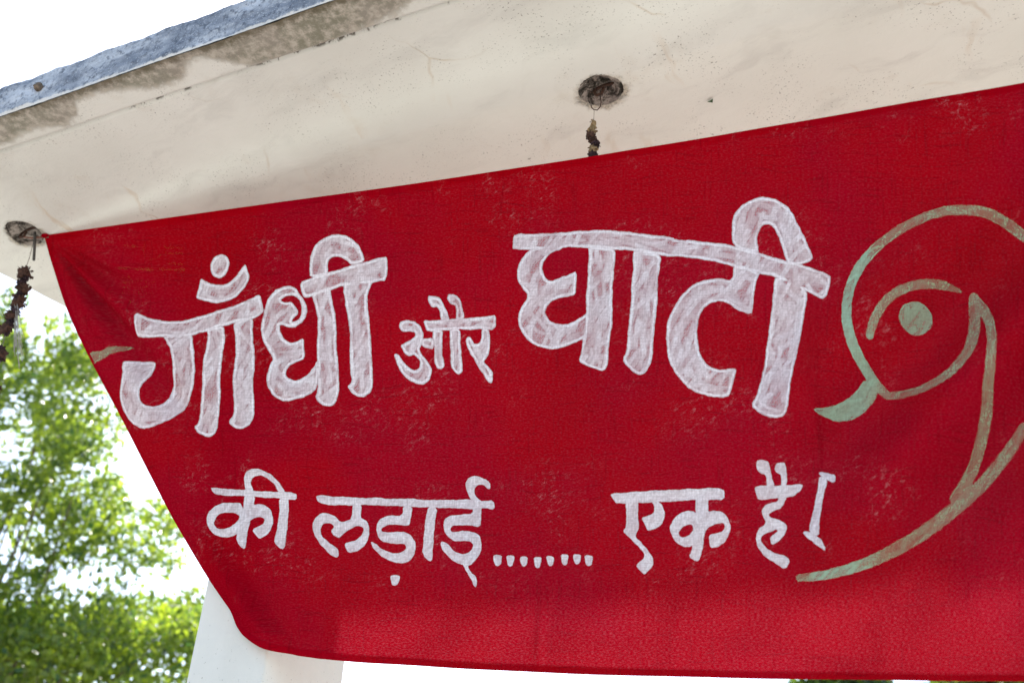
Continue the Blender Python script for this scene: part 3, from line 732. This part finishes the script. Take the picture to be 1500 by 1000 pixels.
mous = chaikin(TR(*KO, 2.778, PL('30,892 90,880 150,855 200,810 240,755 295,800 270,850 230,895 180,925 120,935 70,915')))
def fn(X, Y):
    d = np.full(X.shape, 1e6)
    for s in (headarc, jaw, brow, shawl, beard): d = np.minimum(d, sd_stroke(X, Y, s))
    d = np.minimum(d, np.hypot((X - 1340), (Y - 462.8) * 1.02) - 23.6)
    return np.minimum(d, sd_poly(X, Y, mous))
paint_mesh('painted_face', 'pale green line drawing of a bald head in profile', GREEN, fn, (1160, 290, 1600, 870), 1.3)
leafm = chaikin([(124, 517), (137, 513), (152, 514), (168, 508), (190, 505), (184, 513), (166, 520), (150, 527), (135, 529), (131, 537)])
paint_mesh('painted_smear', 'faded green brush mark at the left edge', GREEN, lambda X, Y: sd_poly(X, Y, leafm), (115, 495, 200, 545), 1.0)

# faint mill stamp printed on the cloth, too worn to read
rs = random.Random(3); stamp = []
for (x0, x1, y0, dens, h) in ((182, 202, 359, 1, 3), (240, 266, 361, 1, 3), (240, 266, 369, 1, 3), (246, 266, 385, 1, 3), (178, 196, 393, 1.3, 4), (200, 226, 394, 1.3, 4), (233, 268, 393, 1.3, 4), (178, 192, 406, .6, 3), (178, 226, 412, .5, 3), (178, 222, 419, .5, 3), (180, 222, 427, .4, 3), (192, 212, 442, .4, 3)):
    x = x0
    while x < x1:
        a = rs.uniform(-1, 1); stamp.append([(x, y0 + rs.uniform(-1, 1), .55), (x + a + 1.2, y0 + h * rs.uniform(.4, 1), .5)]); x += 2.6 / dens
stamp.append([(222 + 13 * math.cos(t / 3), 366 + 14 * math.sin(t / 3), .4) for t in range(0, 15)])
def fn(X, Y):
    d = np.full(X.shape, 1e6)
    for s_ in stamp: d = np.minimum(d, sd_stroke(X, Y, s_))
    return d
STAMP = mat_paint('worn_yellow_print', (.50, .24, .04), .25, .22, .1, .2)
tag(paint_mesh('printed_stamp', '', STAMP, fn, (170, 340, 280, 455), .7, .0009, .1, 400.), 'faint worn yellowish stamp print near the upper left corner')

# cord that ties the banner's corner to the first hook
hk = lambda i, dx, dy, dz: np.array(ROOFM @ Vector((HOOKS[i][0] + dx, HOOKS[i][1] + dy, soffit_z(HOOKS[i][0], HOOKS[i][1]) + dz)))
pc = on_cloth(np.array([67.]), np.array([347.]))[0]
h0 = hk(0, .0, .0, -.012)
kv, kf = blob(pc + np.array([.002, -.004, .001]), .0075, (1.5, 1, .8), .5, 2.2, 3, 2)
mesh('corner_knot', kv, kf, CLOTH, banner, attrs={'hem': [1.] * len(kv), 'nearpaint': [0.] * len(kv)}, uv=np.array([(k[0], k[2]) for k in kv]))
V, F = tube([h0, h0 * .6 + pc * .4 + np.array([0, 0, -.004]), pc + np.array([-.004, 0, 0]), pc + np.array([.012, -.004, -.004])], [.0022, .0025, .004, .003], 8)
mesh('tie_cord', V, F, mat_plain('faded_cord', (.22, .10, .07), .9), banner)

# cords from the far corners to the third hook and the second column
pr = on_cloth(np.array([1897., 1897.]), np.array([56., 995.]))
e0 = hk(2, 0, 0, -.012); e1 = np.array(ROOFM @ Vector((COLX + 2.75 - .195 - .004, COLY + .09, -1.36)))
for p_, q_ in ((pr[0], e0), (pr[1], e1)):
    V, F = tube([p_ + (p_ - q_) * .03, p_ * .7 + q_ * .3 + np.array([0, 0, -.006]), p_ * .3 + q_ * .7 + np.array([0, 0, -.006]), q_], .0024, 8)
    mesh('tie_cord', V, F, bpy.data.materials['faded_cord'], banner)

# ------------------------------------------------------------------ dried garlands
DRYA = mat_plain('withered_petals', (.10, .050, .035), .95, .65, 140)
DRYB = mat_plain('straw_petals', (.34, .24, .13), .95, .6, 140)
PURP = mat_plain('dark_withered_petals', (.055, .030, .035), .95, .6, 140)
THRD = mat_plain('grey_thread', (.30, .26, .22), .9, .4, 200)
def flower(c, r, mat, parent, seed, stretch=1.):
    """a shrivelled marigold: crumpled core with curled petal flakes"""
    V, F = blob((0, 0, 0), r * .8, (1, 1, stretch), .55, 2.0, 3, seed)
    rs = random.Random(seed)
    for k in range(26):
        a = rs.uniform(0, 2 * math.pi); e = rs.uniform(-1.1, 1.1); R_ = r * rs.uniform(.62, .95)
        p = Vector((math.cos(a) * math.cos(e) * R_, math.sin(a) * math.cos(e) * R_, math.sin(e) * R_ * stretch))
        u_ = p.normalized(); t_ = u_.cross(Vector((rs.uniform(-1, 1), rs.uniform(-1, 1), .4))).normalized(); b_ = u_.cross(t_)
        w_, l_ = r * .22, r * rs.uniform(.35, .6); n0 = len(V)
        V += [p - t_ * w_, p + t_ * w_, p + t_ * w_ * .8 + (u_ * .7 + b_ * .5) * l_, p - t_ * w_ * .7 + (u_ * .8 + b_ * .3) * l_]
        F.append((n0, n0 + 1, n0 + 2, n0 + 3))
    V = [Vector(v) + Vector(c) for v in V]
    return mesh('dried_flower', V, F, mat, parent)

# middle garland
gh = hk(1, -.002, .0, -.010)
gn = np.array([0., -1., 0.])
def gp(x, y, ref): return on_plane(x, y, ref, gn)
gar = tag(empty('dried_garland', tuple(gh)), 'short withered brown flower garland hanging from the middle ceiling hook, its end behind the banner', 'garland')
wire = [gp(*p, gh) for p in ((879, 140), (880.5, 150), (879, 157), (875, 161.5), (870, 161), (866.5, 157.5), (865.5, 154))]
V, F = tube(wire, .0011, 6); mesh('wire_hook', V, F, RUST, gar)
V, F = tube([gp(*p, gh) for p in ((870.5, 161), (870, 170), (869.5, 180), (868, 200), (869, 222), (869, 250))], .0006, 6); mesh('string', V, F, THRD, gar)
for i, (x, y, r, mt, stv) in enumerate(((869.5, 182, 4.5, DRYB, 1.9), (867, 191, 6.5, DRYB, 1.2), (865, 199, 7.0, DRYA, 1.1), (868, 205, 6.2, DRYA, 1.0), (872, 212, 7.2, PURP, .9), (869, 219, 7.0, DRYB, 1.0), (869, 227, 7.5, PURP, .8), (869, 238, 7.5, DRYA, 1.0))):
    flower(gp(x, y, gh), r * .00148, mt, gar, i + 3, stv)
# left garland: swags down and away to the left
gl_ = hk(0, .010, .0, -.010)
gar2 = tag(empty('dried_garland', tuple(gl_)), 'long dark withered flower garland with frayed threads hanging at the far left ceiling hook', 'garland')
V, F = tube([gp(*p, gl_) for p in ((50, 350), (47, 362), (43, 378), (38, 392), (30, 425), (16, 462), (9, 486), (4, 505), (2, 520), (-6, 560), (-22, 610))], .0009, 6); mesh('string', V, F, THRD, gar2)
fl = []
for i in range(15):
    t = i / 14; fl.append((np.interp(t, [0, .3, .6, 1], [38, 32, 22, 8]), np.interp(t, [0, .3, .6, 1], [394, 424, 452, 488])))
fl += [(3, 512), (1, 519), (0, 527), (-8, 560), (-12, 570), (-16, 582), (-20, 594)]
for i, (x, y) in enumerate(fl):
    r = 6.4 + 2.6 * math.sin(i * 2.1) + (1 if i < 8 else 0)
    if i == 0: r = 4.6
    flower(gp(x + 2.2 * math.sin(i * 3.7), y, gl_), r * .00185, (PURP, DRYA, PURP)[i % 3], gar2, 20 + i, .9 + .3 * math.sin(i))
V = []; F = []
for i in range(16):
    x, y = 20 + 5 * random.random(), 440 + 22 * random.random(); ln = 30 + 55 * random.random(); dx = random.uniform(-2, 18)
    off = random.uniform(-.01, .012)
    pts = [gp(x, y, gl_ + np.array([0, off, 0])), gp(x + dx * .25, y + ln * .4, gl_ + np.array([0, off, 0])), gp(x + dx * .5, y + ln * .75, gl_ + np.array([0, off * 2, 0])), gp(x + dx * .8, y + ln, gl_ + np.array([0, off * 2, 0]))]
    v_, f_ = tube(pts, .0007, 5); n0 = len(V); V += v_; F += [tuple(q + n0 for q in f) for f in f_]
mesh('frayed_threads', V, F, mat_plain('pale_fibre', (.42, .40, .36), .9, .3, 100), gar2)
# a bent iron rod end beside it
V, F = tube([gp(51, 340, gl_), gp(51, 352, gl_), gp(50.3, 368, gl_), gp(49.5, 381, gl_)], .0036, 10)
tag(mesh('iron_rod', V, F, mat_plain('grey_iron', (.10, .095, .085), .7, .5, 120)), 'short grey iron rod end sticking down from the left ceiling recess', 'rod')

# little green leaf scrap stuck on the soffit
lp = on_z(1040, 147, ZS + .004); ls = to_roof(lp); zz = soffit_z(ls[0], ls[1]) - .002
V = [(-.0065, .003, 0), (0, .0035, -.003), (.006, .001, -.001), (.007, -.004, -.002), (.001, -.003, -.004), (-.004, -.0005, -.002), (-.010, .006, -.001), (.004, .0075, -.002)]
V = [(ls[0] + a, ls[1] + b, zz + c) for a, b, c in V]
lo = mesh('leaf_scrap', V, [(0, 1, 4, 5), (1, 2, 3, 4), (0, 5, 6), (1, 7, 2)], mat_plain('green_scrap', (.03, .075, .012), .6, .4, 300), None, shade=False); lo.matrix_world = ROOFM
tag(lo, 'tiny dark green leaf scrap caught on the cream soffit right of the middle hook', 'leaf')

# ------------------------------------------------------------------ trees
BARK = mat_plain('bark', (.16, .12, .085), .95, .5, 14)
LEAFS = mat_leaf('fresh_leaves', (.022, .058, .012), (.120, .165, .016), 3.4)
LEAF2 = mat_leaf('dark_leaves', (.028, .060, .014), (.075, .125, .022), 2.2)
def leaf_cloud(centers, radii, counts, size, seed):
    r_ = np.random.default_rng(seed); C_ = []
    for c, rd, n_ in zip(centers, radii, counts):
        d = r_.normal(size=(n_, 3)); d /= np.linalg.norm(d, axis=1, keepdims=True)
        C_.append(np.asarray(c) + d * (r_.random((n_, 1)) ** .40) * rd * np.array([1, 1, .75]))
    C_ = np.concatenate(C_); n_ = len(C_)
    s = size * r_.uniform(.6, 1.25, (n_, 1))
    ax = r_.normal(size=(n_, 3)) + np.array([0, 0, -.5]); ax /= np.linalg.norm(ax, axis=1, keepdims=True)
    o = np.cross(ax, r_.normal(size=(n_, 3))); o /= np.linalg.norm(o, axis=1, keepdims=True)
    nn = np.cross(ax, o)
    pts = [C_ - ax * s * .5, C_ - ax * s * .12 + o * s * .30 + nn * s * .07, C_ + ax * s * .22 + o * s * .20 + nn * s * .05, C_ + ax * s * .62,
           C_ + ax * s * .22 - o * s * .20 + nn * s * .05, C_ - ax * s * .12 - o * s * .30 + nn * s * .07]
    V = np.stack(pts, 1).reshape(-1, 3)
    b = np.arange(n_)[:, None] * 6
    F = np.concatenate([b + np.array([0, 1, 2, 3]), b + np.array([0, 3, 4, 5])]).tolist()
    tone = np.repeat(np.clip(r_.normal(.5, .28, n_), 0, 1), 6)
    return V, F, tone

def tree(name, label, base, centers, radii, counts, size, mat, seed, group, trunk_r=.16, fork=None):
    root = tag(empty(name, base), label, 'tree', group)
    base = np.array(base, float); centers = [np.asarray(c, float) for c in centers]
    top = np.mean(centers, 0); fork = np.array(fork if fork is not None else [base[0] * .7 + top[0] * .3, base[1] * .7 + top[1] * .3, base[2] + (top[2] - base[2]) * .45])
    rs = random.Random(seed); pts = []
    for i in range(9):
        t = i / 8; p = base * (1 - t) + fork * t + np.array([.05 * math.sin(t * 7 + seed), .05 * math.cos(t * 5), 0]); pts.append(p)
    V, F = tube(pts, [trunk_r * (1.35 - .5 * min(1, i / 2)) * (1 - .03 * i) for i in range(9)], 12)
    for c in centers[::2]:
        mid = fork * .5 + c * .5 + np.array([rs.uniform(-.15, .15), rs.uniform(-.15, .15), rs.uniform(0, .2)])
        v_, f_ = tube([fork - np.array([0, 0, .1]), fork * .75 + mid * .25 + np.array([0, 0, .04]), mid, mid * .4 + c * .6, c], [trunk_r * .26, trunk_r * .17, trunk_r * .09, trunk_r * .05, trunk_r * .02], 6)
        n0 = len(V); V += v_; F += [tuple(q + n0 for q in f) for f in f_]
    mesh('trunk', V, F, BARK, root)
    V, F, tone = leaf_cloud(centers, radii, counts, size, seed)
    mesh('crown', V, F, mat, root, shade=False, attrs={'tone': tone})
    return root

def at(x, y, dist):
    d = rays(x, y); return EYE + d * dist / math.hypot(d[0], d[1])
r1 = np.random.default_rng(11)
C1 = []; R1 = []; K1 = []
def clumps(lst, n_, px, py, sx, sy, rmin, rmax, dens, d0=8.2, d1=10.2):
    for _ in range(n_):
        x = px + r1.uniform(-1, 1) * sx; y = py + r1.uniform(-1, 1) * sy
        rd = r1.uniform(rmin, rmax)
        lst[0].append(at(x, y, r1.uniform(d0, d1))); lst[1].append(rd); lst[2].append(int(dens * (rd / .35) ** 2))
LST = (C1, R1, K1)
clumps(LST, 24, 30, 615, 120, 115, .22, .45, 210)          # upper left mass
clumps(LST, 10, 120, 655, 55, 60, .16, .30, 240)
clumps(LST, 8, 130, 740, 60, 30, .14, .26, 240)
clumps(LST, 7, 65, 525, 70, 30, .16, .26, 190)
clumps(LST, 12, 25, 470, 60, 45, .12, .24, 220)
clumps(LST, 26, 55, 830, 125, 115, .22, .45, 220)         # middle
clumps(LST, 13, 205, 800, 65, 60, .14, .26, 200)          # right tongue towards the banner
clumps(LST, 9, 265, 890, 45, 50, .16, .28, 220)
clumps(LST, 34, 150, 965, 165, 60, .22, .42, 230)         # bottom
clumps(LST, 16, -130, 760, 110, 260, .3, .5, 250)         # beyond the frame
clumps(LST, 12, 120, 1120, 220, 70, .3, .45, 250)
b1 = at(-60, 900, 9.6); b1 = (b1[0], b1[1], 0.)
tree('leafy_tree', 'sunlit leafy green tree filling the lower left behind the banner', b1, C1, R1, [int(k * 1.25) for k in K1], .064, LEAFS, 5, None, .12)
r1 = np.random.default_rng(23)
for i, (px, py, dist, label) in enumerate(((1180, 1040, 17., 'far green treetop just below the banner edge at the lower right'), (1440, 1045, 14., 'far green treetop at the bottom right corner below the banner'))):
    Cn, Rn, Kn = [], [], []
    clumps((Cn, Rn, Kn), 16, px, py, 85, 42, .35, .6, 260, dist - .9, dist + .9)
    clumps((Cn, Rn, Kn), 14, px, py + 90, 120, 50, .45, .7, 240, dist - 1.1, dist + 1.1)
    bb = at(px, py, dist); tree('leafy_tree', label, (bb[0], bb[1], 0.), Cn, Rn, Kn, .15, LEAF2, 30 + i, 'far treetops', .15)
